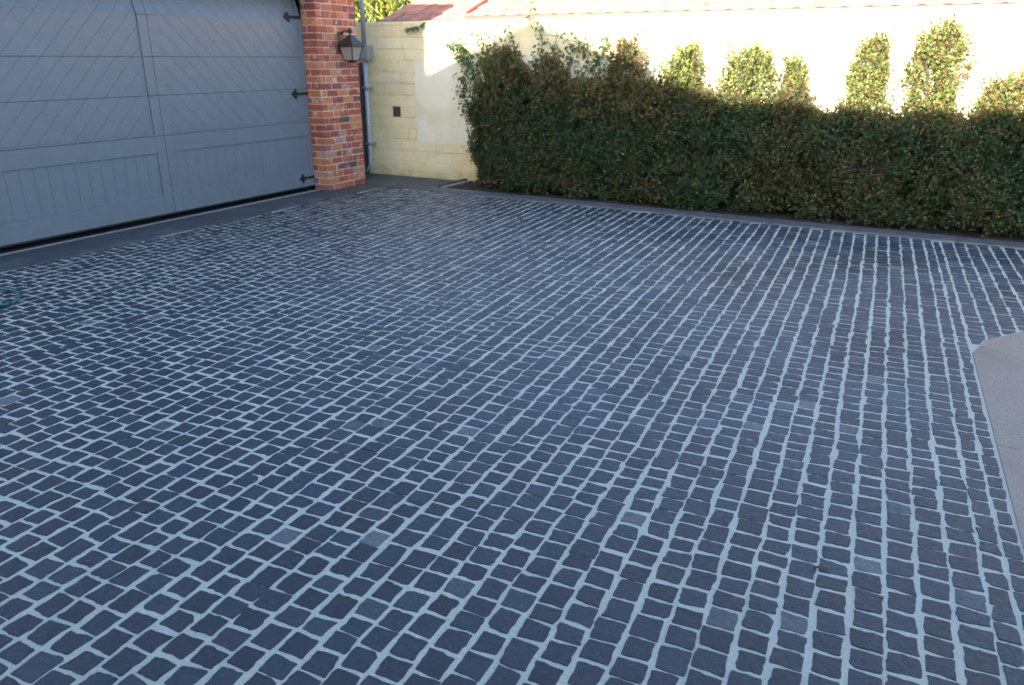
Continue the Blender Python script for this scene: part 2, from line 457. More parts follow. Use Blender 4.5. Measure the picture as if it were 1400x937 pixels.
kerb = box_obj('kerb', (-5.985, 3.6, 8.636, 8.90, -0.3, -0.008), 'brick_mortar'); tag(kerb, kind='structure')
x = -5.984
while x < 3.5:
    x1 = min(x+0.9, 3.6)
    box_obj('kerb_slab', (x+.0015, x1-.0015, 8.634, 8.90, -0.03, 0.016+random.uniform(-.002, .002)), 'kerbstone', kerb, 0.004); x = x1

bm = bmesh.new()
nx_, ny_ = 120, 12
grid = [[bm.verts.new((-5.9+9.5*i/nx_, 8.902+.77*j/ny_, 0.012+.022*noise.noise(Vector((i*.37, j*.5, 3)))+.016*noise.noise(Vector((i*1.1, j*1.3, 9))))) for j in range(ny_+1)] for i in range(nx_+1)]
for i in range(nx_):
    for j in range(ny_): bm.faces.new((grid[i][j], grid[i+1][j], grid[i+1][j+1], grid[i][j+1]))
bed = obj_bm('garden_bed', bm, 'soil', smooth=True); tag(bed, kind='structure')

ed = empty('garden_edging', (-5.95, 9.2, 0))
tag(ed, 'dark edging bar with a pale strip at the left end of the garden bed', 'edging')
box_obj('dark_bar', (-5.985, -5.945, 8.91, 9.62, -0.02, 0.045), 'dark_paint', ed, 0.003)
box_obj('pale_strip', (-5.94, -5.86, 8.91, 9.50, -0.02, 0.028), 'sill', ed, 0.004)

# ================================================================== BOUNDARY WALL
WY = 9.62; WTOP = 2.17
wall = empty('boundary_wall', (-3, WY+.1, 0))
tag(wall, 'cream limestone block wall with a smooth rendered band behind the hedge', 'wall')
core = box_obj('wall_core', (-9.5, 4.6, WY+.007, WY+.23, -0.1, WTOP-0.010), 'block_mortar', wall)
CH = 0.1575
VENT = (-7.23, -7.09, 0.862, 1.013)
proto_blocks = {}
nblk = 0
for c in range(-1, 14):
    z0 = c*CH + 0.0745; z1 = z0 + CH - 0.005
    if c == 13: z1 = WTOP
    x = -8.6 - random.uniform(0, .35)
    while x < 4.5:
        ln = random.uniform(0.36, 0.56); x1 = min(x+ln, 4.6)
        hidden = x > -5.4 and z1 < 0.55
        in_render = x > -6.81 and z0 > 0.50 and z1 < 1.70
        if not hidden and not in_render:
            bm = bmesh.new()
            d = random.uniform(-.003, .004)
            if VENT[0] < x1 and VENT[1] > x and z0 < VENT[3]-.02 and z1 > VENT[2]+.02:
                if VENT[0]-x > .03: box(bm, x, VENT[0], WY+d, WY+.1, z0, z1, 0.004)
                if x1-VENT[1] > .03: box(bm, VENT[1], x1-.005, WY+d, WY+.1, z0, z1, 0.004)
            else:
                xs = x
                if z0 > 0.5 and z1 < 1.70 and x < -6.81 < x1: x1c = -6.812
                else: x1c = x1-.005
                box(bm, xs, x1c, WY+d, WY+.1, z0, z1, 0.004)
            if len(bm.verts):
                for v in bm.verts: v.co += Vector((random.gauss(0, .0012), random.gauss(0, .0012), random.gauss(0, .0012)))
                obj_bm('block', bm, 'block', wall, origin=((x+x1)/2, WY, z0)); nblk += 1
            else: bm.free()
        x = x1
bm = bmesh.new()
gx, gz = 60, 10
vv = [[bm.verts.new((-6.808+11.4*i/gx, WY-0.004+.004*noise.noise(Vector((i*.6, k*.7, 1))), 0.515+(1.693-.515)*k/gz + (.006*noise.noise(Vector((i*.9, 5, 2))) if k in (0, gz) else 0))) for k in range(gz+1)] for i in range(gx+1)]
for i in range(gx):
    for k in range(gz): bm.faces.new((vv[i][k], vv[i+1][k], vv[i+1][k+1], vv[i][k+1]))
geo = bm.faces[:]
r = bmesh.ops.extrude_face_region(bm, geom=geo)
bmesh.ops.translate(bm, verts=[v for v in r['geom'] if isinstance(v, bmesh.types.BMVert)], vec=(0, 0.05, 0))
obj_bm('render_band', bm, 'render', wall)
bm = bmesh.new(); box(bm, VENT[0]+.006, VENT[1]-.006, WY-.002, WY+.09, VENT[2]+.004, VENT[3]-.004)
vent = obj_bm('vent', bm, 'vent', wall)
bm = bmesh.new()
for k in range(4):
    zz = VENT[2]+.02+k*.032; box(bm, VENT[0]+.012, VENT[1]-.012, WY-.008, WY+.002, zz, zz+.010)
obj_bm('grille', bm, 'vent', vent)

# ================================================================== GARAGE
DX = -7.33                      # door face plane
garage = empty('garage', (-9.5, 6, 0))
tag(garage, 'red brick garage with a corner pier beside the grey door', 'garage')
PY0, PY1, PX0, PX1, PH = 7.95, 8.73, -7.345, -7.10, 2.95
pier = box_obj('pier', (PX0, PX1-.006, PY0+.006, PY1-.006, -0.05, PH), 'brick_mortar', garage)
CO = 0.0862
def brick(x0, x1, y0, y1, z0):
    bm = bmesh.new(); box(bm, x0, x1, y0, y1, z0, z0+0.0755, 0.0045)
    for v in bm.verts: v.co += Vector((random.gauss(0, .0014), random.gauss(0, .0014), random.gauss(0, .0014)))
    obj_bm('brick', bm, 'brick', pier, origin=((x0+x1)/2, (y0+y1)/2, z0))
ncourse = int(PH/CO)
for c in range(ncourse):
    z0 = c*CO + 0.004
    j = random.uniform(-.003, .003)
    if c % 2 == 0:
        brick(PX0+.002, PX1+j*.6, PY0, PY0+.105, z0); yy = PY0+.117
    else:
        brick(PX1-.155, PX1+j*.6, PY0, PY0+.205, z0); brick(PX0+.002, PX1-.166, PY0, PY0+.09, z0); yy = PY0+.217
    while yy < PY1-.03:
        ln = random.choice([.195, .20, .205, .19])
        if random.random() < .12: ln = .098
        y1 = yy+ln
        if PY1-y1 < .06: y1 = PY1
        y1 = min(y1, PY1)
        brick(PX1-.09, PX1+random.uniform(-.003, .003), yy, y1, z0); yy = y1+.011
# the rest of the garage: left pier, lintel, walls, roof, dim inside
box_obj('left_pier', (-7.345, -7.10, 2.6, 3.42, -0.05, PH), 'brick_mortar', garage)
box_obj('lintel', (-7.345, -7.11, 3.425, 7.945, 2.47, PH-.003), 'brick_mortar', garage)
box_obj('side_wall', (-12.0, -7.35, 8.50, 8.70, -0.05, PH-.005), 'brick_mortar', garage)
box_obj('far_side_wall', (-12.0, -7.35, 2.62, 2.82, -0.05, PH-.005), 'brick_mortar', garage)
box_obj('back_wall', (-12.2, -12.0, 2.6, 8.7, -0.05, PH-.005), 'brick_mortar', garage)
box_obj('garage_floor', (-11.99, -7.303, 2.83, 7.945, -0.05, -0.004), 'interior', garage)
bm = bmesh.new()
prism(bm, [Vector((-12.6, 2.3, PH)), Vector((-6.95, 2.3, PH)), Vector((-6.95, 2.3, PH+.12)), Vector((-9.8, 2.3, PH+.28)), Vector((-12.6, 2.3, PH+.12))], (0, 0, 0), (0, 6.46, 0))
obj_bm('roof', bm, 'roof', garage)

# ---------------------------------------------------------------- sectional door with two framed leaves
door = empty('garage_door', (DX, 5.70, 0.07))
tag(door, 'wide grey timber-faced garage door with diagonal boards and black strap hinges', 'door')
ZB, YC, YR, YL = 0.072, 5.69, 7.945, 3.43
SEAMS = [0.072, 0.90, 1.307, 1.692, 2.095]
HINGE = Vector((DX, 0, 2.097)); TILT = math.radians(17)
def tilt_pt(p):
    """points of the top section lean back into the opening about the uppermost seam."""
    dz = p.z-2.097; dx = p.x-DX
    return Vector((DX + dx*math.cos(TILT) - dz*math.sin(TILT), p.y, 2.097 + dz*math.cos(TILT) + dx*math.sin(TILT)))
def door_piece(name, bm, tilt=False, mat='door', parent=None):
    if tilt:
        for v in bm.verts: v.co = tilt_pt(v.co)
    return obj_bm(name, bm, mat, parent or door)
TOP = 2.50
RX = 0.022                                # how far the frame stands proud of the boards
# backing sections
for a, b in zip(SEAMS, SEAMS[1:]+[TOP]):
    bm = bmesh.new(); box(bm, DX-.045, DX-.0165, YL, YR, a+.002, b-.002)
    door_piece('section', bm, a > 2.0)
LEAVES = ((YL, YC-.002, 3.565, 5.575), (YC+.002, YR, 5.805, 7.875))
for (ly0, ly1, py0, py1) in LEAVES:
    # stiles, cut at each section seam
    for (a, b) in ((ly0, py0), (py1, ly1)):
        for z0, z1 in zip(SEAMS, SEAMS[1:]+[TOP]):
            bm = bmesh.new(); box(bm, DX-RX, DX, a+.0008, b-.0008, z0+.0022, z1-.0022, .0015); door_piece('stile', bm, z0 > 2.0)
    for (z0, z1) in ((SEAMS[0]+.0022, .267), (.722, .8978), (.9022, .921)):
        bm = bmesh.new(); box(bm, DX-RX, DX, py0+.0008, py1-.0008, z0, z1, .0015); door_piece('rail', bm)
    # lower panel: upright boards
    nb = round((py1-py0)/.136); w = (py1-py0)/nb
    for i in range(nb):
        bm = bmesh.new(); box(bm, DX-.0170, DX-.013, py0+i*w+.0010, py0+(i+1)*w-.0010, .267, .722, .0018); door_piece('board', bm)
# diagonal boards, clipped to their panel and section
PITCHB = 0.1885
for li, (ly0, ly1, py0, py1) in enumerate(LEAVES):
    sg = 1 if li == 0 else -1           # left leaf rises to the right, right leaf falls to the right
    ref = py1 if li == 0 else py0
    for z0, z1 in zip([.921]+SEAMS[2:], SEAMS[2:]+[TOP]):
        for i in range(-26, 30):
            c0 = 0.86 + i*PITCHB; g_ = .0014
            # board: c0 < z - sg*(y-ref) < c0+PITCH
            L_ = 4.0
            poly = [(ref-L_, c0+g_-sg*L_), (ref+L_, c0+g_+sg*L_), (ref+L_, c0+PITCHB-g_+sg*L_), (ref-L_, c0+PITCHB-g_-sg*L_)]
            for ax, val, less in ((0, py0, False), (0, py1, True), (1, z0+.0018, False), (1, z1-.0018, True)):
                poly = clip(poly, ax, val, less)
                if len(poly) < 3: break
            if len(poly) < 3: continue
            ar = abs(sum(poly[k][0]*poly[(k+1) % len(poly)][1]-poly[(k+1) % len(poly)][0]*poly[k][1] for k in range(len(poly))))/2
            if ar < 0.0012: continue
            cy_ = sum(p[0] for p in poly)/len(poly); cz_ = sum(p[1] for p in poly)/len(poly)
            bm = bmesh.new(); n = len(poly)
            lo = [bm.verts.new((DX-.0170, p[0], p[1])) for p in poly]
            mi = [bm.verts.new((DX-.0148, p[0], p[1])) for p in poly]
            def ins(p):
                dy, dz = cy_-p[0], cz_-p[1]; l = math.hypot(dy, dz) or 1
                return (DX-.0130, p[0]+dy/l*.002, p[1]+dz/l*.002)
            hi = [bm.verts.new(ins(p)) for p in poly]
            bm.faces.new(hi); bm.faces.new(lo[::-1])
            for k in range(n):
                bm.faces.new((lo[k], lo[(k+1) % n], mi[(k+1) % n], mi[k])); bm.faces.new((mi[k], mi[(k+1) % n], hi[(k+1) % n], hi[k]))
            door_piece('board', bm, z0 > 2.0)
# black rubber weather strip under the door
box_obj('weather_strip', (DX-.04, DX-.006, YL, YR, 0.056, 0.072), 'iron', door)
# strap hinges with spade tips
def strap_hinge(z, tilt):
    bm = bmesh.new()
    y0 = 7.655; x0 = DX+.0005
    prof = [(0.0, 0), (.035, .030), (.052, .024), (.050, .046), (.068, .062), (.086, .046), (.084, .022), (.105, .020), (.12, .013), (.285, .018)]
    pts = [Vector((0, y0+a, z+b)) for a, b in prof] + [Vector((0, y0+a, z-b)) for a, b in prof[::-1][:-1]]
    prism(bm, pts, (x0, 0, 0), (x0+.009, 0, 0))
    o = door_piece('strap_hinge', bm, tilt, 'iron')
    bm = bmesh.new()
    for a in (.068, .15, .24):
        c = Vector((x0+.009, y0+a, z))
        tube(bm, [c, c+Vector((.006, 0, 0))], [.011, .007], 8)
    door_piece('bolt_heads', bm, tilt, 'iron', o)
strap_hinge(0.185, False); strap_hinge(1.25, False); strap_hinge(2.16, True)

# ---------------------------------------------------------------- wall lantern on the pier
LX, LY = -6.935, 8.395
lan = empty('wall_lantern', (-7.10, LY, 1.75))
tag(lan, 'bronze four-sided wall lantern with pale glass on the brick pier', 'lantern')
def frustum(bm, cx, cy, z0, h0, z1, h1):
    a = [bm.verts.new((cx+sx*h0, cy+sy*h0, z0)) for sx, sy in ((-1, -1), (1, -1), (1, 1), (-1, 1))]
    b = [bm.verts.new((cx+sx*h1, cy+sy*h1, z1)) for sx, sy in ((-1, -1), (1, -1), (1, 1), (-1, 1))]
    bm.faces.new(a[::-1]); bm.faces.new(b)
    for k in range(4): bm.faces.new((a[k], a[(k+1) % 4], b[(k+1) % 4], b[k]))
bm = bmesh.new(); frustum(bm, LX, LY, 1.822, .128, 1.836, .132); frustum(bm, LX, LY, 1.836, .124, 1.865, .105); frustum(bm, LX, LY, 1.865, .105, 1.948, .032); frustum(bm, LX, LY, 1.948, .024, 1.966, .02)
obj_bm('roof', bm, 'bronze', lan)
bm = bmesh.new(); lathe(bm, [(.008, 0), (.010, .018), (.026, .030), (.034, .048), (.026, .066), (.010, .076), (.012, .086), (.002, .096)], (LX, LY, 1.962), 14)
obj_bm('finial', bm, 'bronze', lan, True)
bm = bmesh.new()
for sx, sy in ((-1, -1), (1, -1), (1, 1), (-1, 1)):
    tube(bm, [(LX+sx*.066, LY+sy*.066, 1.655), (LX+sx*.104, LY+sy*.104, 1.824)], .0075, 6)
frustum(bm, LX, LY, 1.640, .066, 1.656, .076); frustum(bm, LX, LY, 1.622, .02, 1.640, .045)
obj_bm('frame', bm, 'bronze', lan)
for sx, sy in ((1, 0), (-1, 0), (0, 1), (0, -1)):
    bm = bmesh.new()
    u = Vector((-sy, sx, 0)); nrm = Vector((sx, sy, 0)); c = Vector((LX, LY, 0))
    pts = []
    for (h, r, z) in ((-1, .066, 1.657), (1, .066, 1.657), (1, .103, 1.822), (-1, .103, 1.822)): pts.append(c + nrm*r + u*h*(r-.006) + Vector((0, 0, z)))
    prism(bm, pts, (0, 0, 0), -nrm*.003)
    obj_bm('pane', bm, 'glass', lan)
bm = bmesh.new(); lathe(bm, [(.012, 0), (.012, .075), (.007, .085), (.010, .11), (.002, .125)], (LX, LY, 1.657), 10); obj_bm('candle', bm, 'render', lan, True)
bm = bmesh.new(); box(bm, -7.099, -7.083, LY-.05, LY+.05, 1.76, 2.00, .004); obj_bm('back_plate', bm, 'bronze', lan)
bm = bmesh.new()
tube(bm, [(-7.083, LY, 1.97), (-7.05, LY, 2.005), (-7.0, LY, 2.015), (-6.955, LY, 2.0), (LX, LY, 1.975)], .009, 8)
tube(bm, [(-7.083, LY, 1.80), (-7.05, LY, 1.83), (-7.03, LY, 1.88), (-7.05, LY, 1.92)], .006, 6)
obj_bm('bracket', bm, 'bronze', lan, True)

# ---------------------------------------------------------------- downpipe, rainwater head, side gate
PYD = 9.50
dp = empty('downpipe', (-7.60, PYD, 0))
tag(dp, 'pale grey downpipe with a square rainwater head between pier and cream wall', 'pipe')
bm = bmesh.new(); tube(bm, [(-7.60, PYD, 1.66), (-7.605, PYD, 0.22), (-7.615, PYD, .16), (-7.66, PYD-.03, .03)], .036, 12); obj_bm('pipe', bm, 'pale_metal', dp, True)
bm = bmesh.new(); box(bm, -7.665, -7.50, PYD-.07, PYD+.08, 1.665, 1.855, .006); box(bm, -7.655, -7.52, PYD-.055, PYD+.065, 1.635, 1.665, .004); obj_bm('rainwater_head', bm, 'galv', dp)
bm = bmesh.new(); tube(bm, [(-7.60, PYD, 1.856), (-7.60, PYD, 2.9)], .034, 12); obj_bm('upper_pipe', bm, 'galv', dp, True)
for zz in (.45, 1.25):
    bm = bmesh.new(); box(bm, -7.65, -7.545, PYD-.045, PYD+.09, zz, zz+.03, .003); obj_bm('bracket', bm, 'galv', dp)
gt = empty('side_gate', (-7.8, 9.2, 0))
tag(gt, 'narrow dark steel side gate seen edge on behind the brick pier', 'gate')
box_obj('post', (-7.72, -7.652, 9.44, 9.51, -0.02, 1.62), 'dark_paint', gt, .004)
for k in range(7):
    box_obj('slat', (-7.71, -7.68, 8.76, 9.43, .08+k*.22, .27+k*.22), 'dark_paint', gt, .003)

# ================================================================== VEGETATION
def leaves_mesh(name, P, Dv, L, W, colours, mat):
    """folded diamond leaves. P base points, Dv unit directions, L lengths, W widths."""
    n = len(P); P = np.asarray(P); Dv = np.asarray(Dv); Dv = Dv/np.linalg.norm(Dv, axis=1, keepdims=True)
    R_ = rng.normal(size=(n, 3)); R_[:, 2] += 0.9
    S = np.cross(Dv, R_); S /= np.linalg.norm(S, axis=1, keepdims=True)+1e-9
    N = np.cross(S, Dv)
    L = np.asarray(L)[:, None]; W = np.asarray(W)[:, None]
    v = np.empty((n, 6, 3), np.float32)
    v[:, 0] = P; v[:, 3] = P + Dv*L - N*L*.12
    v[:, 1] = P + Dv*L*.32 + S*W*.5 + N*W*.18; v[:, 5] = P + Dv*L*.32 - S*W*.5 + N*W*.18
    v[:, 2] = P + Dv*L*.70 + S*W*.38 + N*W*.10; v[:, 4] = P + Dv*L*.70 - S*W*.38 + N*W*.10
    idx = np.arange(n)[:, None]*6
    f = np.concatenate([idx+np.array([[0, 1, 2, 3]]), idx+np.array([[0, 3, 4, 5]])], 1).reshape(-1)
    me = bpy.data.meshes.new(name); me.vertices.add(n*6); me.vertices.foreach_set('co', v.reshape(-1))
    me.loops.add(n*8); me.loops.foreach_set('vertex_index', f.astype(np.int32))
    me.polygons.add(n*2); me.polygons.foreach_set('loop_start', np.arange(0, n*8, 4, dtype=np.int32))
    me.update(calc_edges=True)
    c = np.ones((n, 6, 4), np.float32); c[:, :, :3] = np.asarray(colours)[:, None, :]
    at = me.color_attributes.new('tone', 'FLOAT_COLOR', 'POINT'); at.data.foreach_set('color', c.reshape(-1))
    me.materials.append(MAT[mat])
    return me
GREENS = np.array([(0.030, 0.064, 0.030), (0.040, 0.082, 0.033), (0.054, 0.096, 0.036), (0.024, 0.050, 0.030), (0.082, 0.112, 0.036)])
REDS = np.array([(0.165, 0.080, 0.036), (0.200, 0.105, 0.042), (0.125, 0.066, 0.036), (0.180, 0.125, 0.040)])
YOUNG_SUN = np.array([(0.200, 0.240, 0.050), (0.260, 0.270, 0.065), (0.150, 0.205, 0.045), (0.090, 0.140, 0.040)])  # young leaf greens, brightened to carry painted sunlight on the shoots
def leaf_colours(n, red_frac, young_sun=0.0):
    c = GREENS[rng.integers(0, len(GREENS), n)]
    y_ = YOUNG_SUN[rng.integers(0, len(YOUNG_SUN), n)]
    c = np.where((rng.random(n) < young_sun)[:, None], y_, c)
    r = REDS[rng.integers(0, len(REDS), n)]
    pick = rng.random(n) < red_frac
    c = np.where(pick[:, None], r, c)*rng.uniform(.75, 1.3, (n, 1))
    return c
def twig_leaves(base, dirs, lens, per, lw, red_tip, red_base, young_sun=0.0):
    """leaf positions strung along twigs; tips of the twigs carry the newest, redder leaves."""
    nt = len(base); t = rng.random((nt, per))**0.8
    P = base[:, None, :] + dirs[:, None, :]*(lens[:, None]*t)[..., None] + rng.normal(0, .008, (nt, per, 3))
    d = dirs[:, None, :]*0.55 + rng.normal(0, .62, (nt, per, 3)) + np.array([0, 0, .12])
    rf = red_base[:, None] + (red_tip[:, None]-red_base[:, None])*(t**2)
    P = P.reshape(-1, 3); d = d.reshape(-1, 3); n = len(P)
    L = rng.uniform(lw[0], lw[1], n); W = L*rng.uniform(.42, .58, n)
    C_ = leaf_colours(n, rf.reshape(-1), young_sun)
    return P, d, L, W, C_
def nz(x, y, s, o=0.0): return noise.noise(Vector((x*s, y*s, o)))

HX0, HX1 = -5.52, 3.0
TOPS = [(-6, 1.25), (-5.5, 1.40), (-5.15, 1.46), (-4.8, 1.30), (-4.45, 1.38), (-4.0, 1.26), (-3.46, 1.36), (-3.1, 1.20), (-2.78, 1.24), (-2.4, 1.14), (-2.0, 1.12), (-1.5, 1.14), (-1.1, 1.02), (-.75, 1.05), (-.4, 1.0), (-.18, 1.06), (.2, 1.03), (.43, 1.12), (.8, 1.02), (3.2, 1.05)]
def hedge_top(x):
    t = float(np.interp(x, [q[0] for q in TOPS], [q[1] for q in TOPS])) + .06*nz(x, 0, 2.6, 4) + .04*nz(x, 0, 6.3, 8)
    return t
def hedge_front(x, z):
    f = 8.98 + .12*nz(x, z, 1.9, 1) + .07*nz(x, z, 4.8, 2)
    f += max(0, .18-z)*.35
    f += max(0, z-.85)*.42
    if x < -5.1: f += (-5.1-x)**2*1.6
    return f
hedge = empty('hedge', (-1.4, 9.3, 0))
tag(hedge, 'long dark green clipped hedge with reddish tips and loose shoots above', 'hedge')
base, dirs, lens, rt_, rb_ = [], [], [], [], []
def add_twig(p, d, l, r1, r0):
    base.append(p); dirs.append(d); lens.append(l); rt_.append(r1); rb_.append(r0)
for _ in range(15500):                                   # front face
    x = random.uniform(HX0, HX1); z = .05 + (hedge_top(x)-.05)*random.random()**.92
    lowgap = .035+.10*nz(x, 0, 1.6, 30)
    if z < lowgap: continue
    if nz(x, z, 3.8, 17) > .16 and random.random() < .85: continue      # hollows
    depth = abs(random.gauss(0, .05))
    d = Vector((random.gauss(0, .45), -1+random.gauss(0, .3), random.gauss(.35, .45))).normalized()
    patch = max(0, min(1, .35+1.7*nz(x, z, 1.1, 50)))*min(1, .25+(x+5.5)*.5)
    if z < .25: depth *= .5
    add_twig((x, max(8.88, hedge_front(x, z)+depth), z), d, random.uniform(.05, .13), .04+.46*patch, .01+.18*patch)
for _ in range(7500):                                   # inside
    x = random.uniform(HX0+.1, HX1); z = .12+(hedge_top(x)-.12)*random.random()
    d = Vector((random.gauss(0, 1), random.gauss(-.4, .8), random.gauss(.4, .7))).normalized()
    add_twig((x, hedge_front(x, z)+random.uniform(.06, .55), z), d, random.uniform(.08, .16), .1, .05)
for _ in range(6500):                                   # loose top
    x = random.uniform(HX0, HX1); zt = hedge_top(x)
    yy = random.uniform(hedge_front(x, zt), 9.56)
    d = Vector((random.gauss(0, .35), random.gauss(-.1, .35), 1)).normalized()
    l = random.uniform(.06, .18)*(1.0+1.3*max(0, nz(x, yy, 2.6, 70)))
    add_twig((x, yy, zt-random.uniform(0, .12)), d, l, .55, .18)
for _ in range(150):                                    # long unclipped shoots breaking the outline
    x = random.uniform(HX0, HX1); zt = hedge_top(x)
    d = Vector((random.gauss(0, .3), random.gauss(-.1, .25), 1)).normalized()
    p0 = Vector((x, random.uniform(hedge_front(x, zt)+.05, 9.5), zt-.05)); ll = random.uniform(.14, .34)
    for k in range(4): add_twig(tuple(p0+d*ll*k/4), tuple((d+Vector((random.gauss(0, .12), random.gauss(0, .12), 0))).normalized()), ll/4, .75, .45)
for _ in range(2600):                                   # skirt that closes the foot of the hedge
    x = random.uniform(HX0+.15, HX1); z = random.uniform(.03, .32)
    d = Vector((random.gauss(0, 1), random.gauss(-.3, .8), random.gauss(.3, .5))).normalized()
    add_twig((x, random.uniform(9.12, 9.5), z), d, random.uniform(.06, .14), .05, .02)
for _ in range(900):                                    # left end
    z = .1+1.25*random.random(); yy = random.uniform(9.1, 9.55)
    if z < .32 and random.random() < .7: continue
    d = Vector((-1+random.gauss(0, .3), random.gauss(-.2, .4), random.gauss(.3, .4))).normalized()
    x = HX0 + .06 + .14*nz(yy, z, 2.5, 90) + .12*max(0, .35-z) + .25*max(0, z-1.0)
    add_twig((x, yy, z), d, random.uniform(.06, .16), .3, .1)
A = [np.array(q, float) for q in (base, dirs, lens, rt_, rb_)]
P, d, L, W, C_ = twig_leaves(A[0], A[1], A[2], 9, (.024, .042), A[3], A[4])
keep = (P[:, 1] < 9.60) & (P[:, 2] > .02)
me = leaves_mesh('foliage', P[keep], d[keep], L[keep], W[keep], C_[keep], 'leaf')
o = bpy.data.objects.new('foliage', me); link(o, hedge); o.location = -hedge.location
bm = bmesh.new()
for i in range(16):
    x = -5.5 + i*.54 + random.uniform(-.1, .1); y0 = 9.3+random.uniform(-.08, .08)
    obm = bmesh.new()
    tube(obm, [(x, y0, 0), (x+random.uniform(-.05, .05), y0, .3), (x+random.uniform(-.1, .1), y0+random.uniform(-.05, .05), .85)], [.022, .016, .008], 6)
    for k in range(3):
        a = random.uniform(0, 6.3)
        tube(obm, [(x, y0, .15+.1*k), (x+.12*math.cos(a), y0+.1*math.sin(a), .45+.1*k), (x+.2*math.cos(a), y0+.18*math.sin(a), .8+.05*k)], [.012, .008, .004], 5)
    obj_bm('stem', obm, 'bark', hedge, True)
bm.free()
# upright unclipped shoots: x, y, top z, bottom z, width, share of red leaves
SHOOTS = [(-5.12, 9.20, 1.78, .95, .52, .8), (-4.42, 9.16, 1.72, 1.0, .36, .95), (-3.90, 9.15, 1.44, .95, .42, .8), (-3.44, 9.20, 1.88, .95, .36, .95), (-3.12, 9.12, 1.42, .95, .40, .8), (-2.79, 9.35, 1.80, 1.0, .36, .35),
          (-2.40, 9.18, 1.32, .95, .34, .7), (-2.03, 9.32, 1.80, 1.0, .46, .35), (-1.54, 9.38, 1.68, 1.0, .17, .3), (-1.50, 9.16, 1.42, .90, .28, .7), (-.78, 9.32, 1.90, 1.0, .29, .45),
          (-.15, 9.32, 2.02, 1.0, .40, .5), (.46, 9.28, 1.52, 1.0, .30, .7), (.95, 9.3, 1.75, 1.0, .4, .5), (1.7, 9.3, 1.85, 1.0, .45, .5)]
for (sx, sy, zt, zb, w, red) in SHOOTS:
    w *= 1.32
    base, dirs, lens, rt_, rb_ = [], [], [], [], []
    ntw = int(520*(zt-zb)*(.25+w)/.6)
    ph = random.uniform(0, 100)
    for _ in range(ntw):
        h = random.random(); a = random.uniform(0, 2*math.pi)
        # column that swells at two thirds of its height, with lopsided lobes
        rad = w/2*(.80+.28*math.sin(math.pi*min(1, h*.9)))*math.sqrt(max(.06, 1-h**5))*(1+.75*noise.noise(Vector((math.cos(a)*1.5, math.sin(a)*1.5+ph, h*4.2))))
        rr = rad*math.sqrt(random.random())
        topz = zt-.06
        z = zb + (topz-zb)*h
        dd = Vector((math.cos(a)*.6, math.sin(a)*.6, .7+.6*h)) + Vector((random.gauss(0, .25), random.gauss(0, .25), random.gauss(0, .25)))
        dd.normalize()
        add_twig((sx+rr*math.cos(a), min(9.58, sy+rr*math.sin(a)*.8), z), dd, random.uniform(.04, .15), min(1, red*1.1), red*.35)
    for _ in range(int(10+26*w)):                       # loose leaders at the crown and sides
        a = random.uniform(0, 2*math.pi); h = random.uniform(.35, .95); r_ = w*.42*random.uniform(.2, 1)
        p0 = Vector((sx+r_*math.cos(a), min(9.5, sy+r_*math.sin(a)), zb+(zt-zb)*h))
        dd = Vector((math.cos(a)*.45, math.sin(a)*.45, 1)).normalized(); ll = random.uniform(.10, .22)
        for k in range(3): add_twig(tuple(p0+dd*ll*k/3), tuple(dd), ll/3, min(1, red*1.2), red*.5)
    A = [np.array(q, float) for q in (base, dirs, lens, rt_, rb_)]
    P, d, L, W, C_ = twig_leaves(A[0], A[1], A[2], 10, (.024, .042), A[3], A[4], .75 if sx > -3 and sx != -1.50 and sx != -2.40 else .1)  # shoots in the sun get mostly sun-bright leaves, shaded ones few
    keep = P[:, 1] < 9.605
    me = leaves_mesh('upright_shoot', P[keep], d[keep], L[keep], W[keep], C_[keep], 'leaf')
    o = bpy.data.objects.new('upright_shoot', me); link(o, hedge); o.location = -hedge.location
    bm = bmesh.new()
    for k in range(4):
        bx_, by_ = random.gauss(0, w*.12), random.gauss(0, w*.10)
        tube(bm, [(sx+bx_*.3, sy, zb-.4), (sx+bx_, sy+by_, (zb+zt)/2), (sx+bx_*2.2, min(9.57, sy+by_*2), zt-.08)], [.008, .006, .003], 5)
    so = obj_bm('stem', bm, 'bark', o, True); so.location = (0, 0, 0)

# ---------------------------------------------------------------- climber on the wall
vine = empty('climbing_vine', (-5.2, 9.58, 0))
tag(vine, 'loose green climbing vine scrambling up the cream wall above the hedge', 'vine')
VP, VD, VL = [], [], []
bm = bmesh.new()
runs = [((-5.62, .9), (-5.75, 1.45), (-5.92, 1.75), (-6.05, 1.98)), ((-5.5, .9), (-5.45, 1.5), (-5.6, 1.85), (-5.75, 2.05)), ((-5.2, 1.0), (-5.1, 1.6), (-5.2, 1.95), (-5.3, 2.12)),
        ((-4.95, 1.0), (-4.8, 1.6), (-4.75, 1.95), (-4.92, 2.22), (-4.86, 2.36)), ((-4.6, 1.0), (-4.4, 1.6), (-4.2, 1.88), (-4.45, 2.02)), ((-4.4, 1.1), (-4.0, 1.6), (-3.85, 1.8), (-3.86, 2.02)),
        ((-5.7, .8), (-5.98, 1.2), (-5.95, 1.45)), ((-4.3, 1.2), (-3.9, 1.5), (-3.6, 1.75)), ((-5.3, 1.2), (-5.55, 1.6), (-5.7, 1.7)), ((-4.2, 1.2), (-4.1, 1.75), (-4.3, 1.92)), ((-5.0, 1.2), (-5.35, 1.7), (-5.48, 1.95)),
        ((-4.7, 1.2), (-4.6, 1.75), (-4.55, 2.0)), ((-5.72, 1.0), (-5.85, 1.6), (-6.0, 1.82), (-6.18, 1.86))]
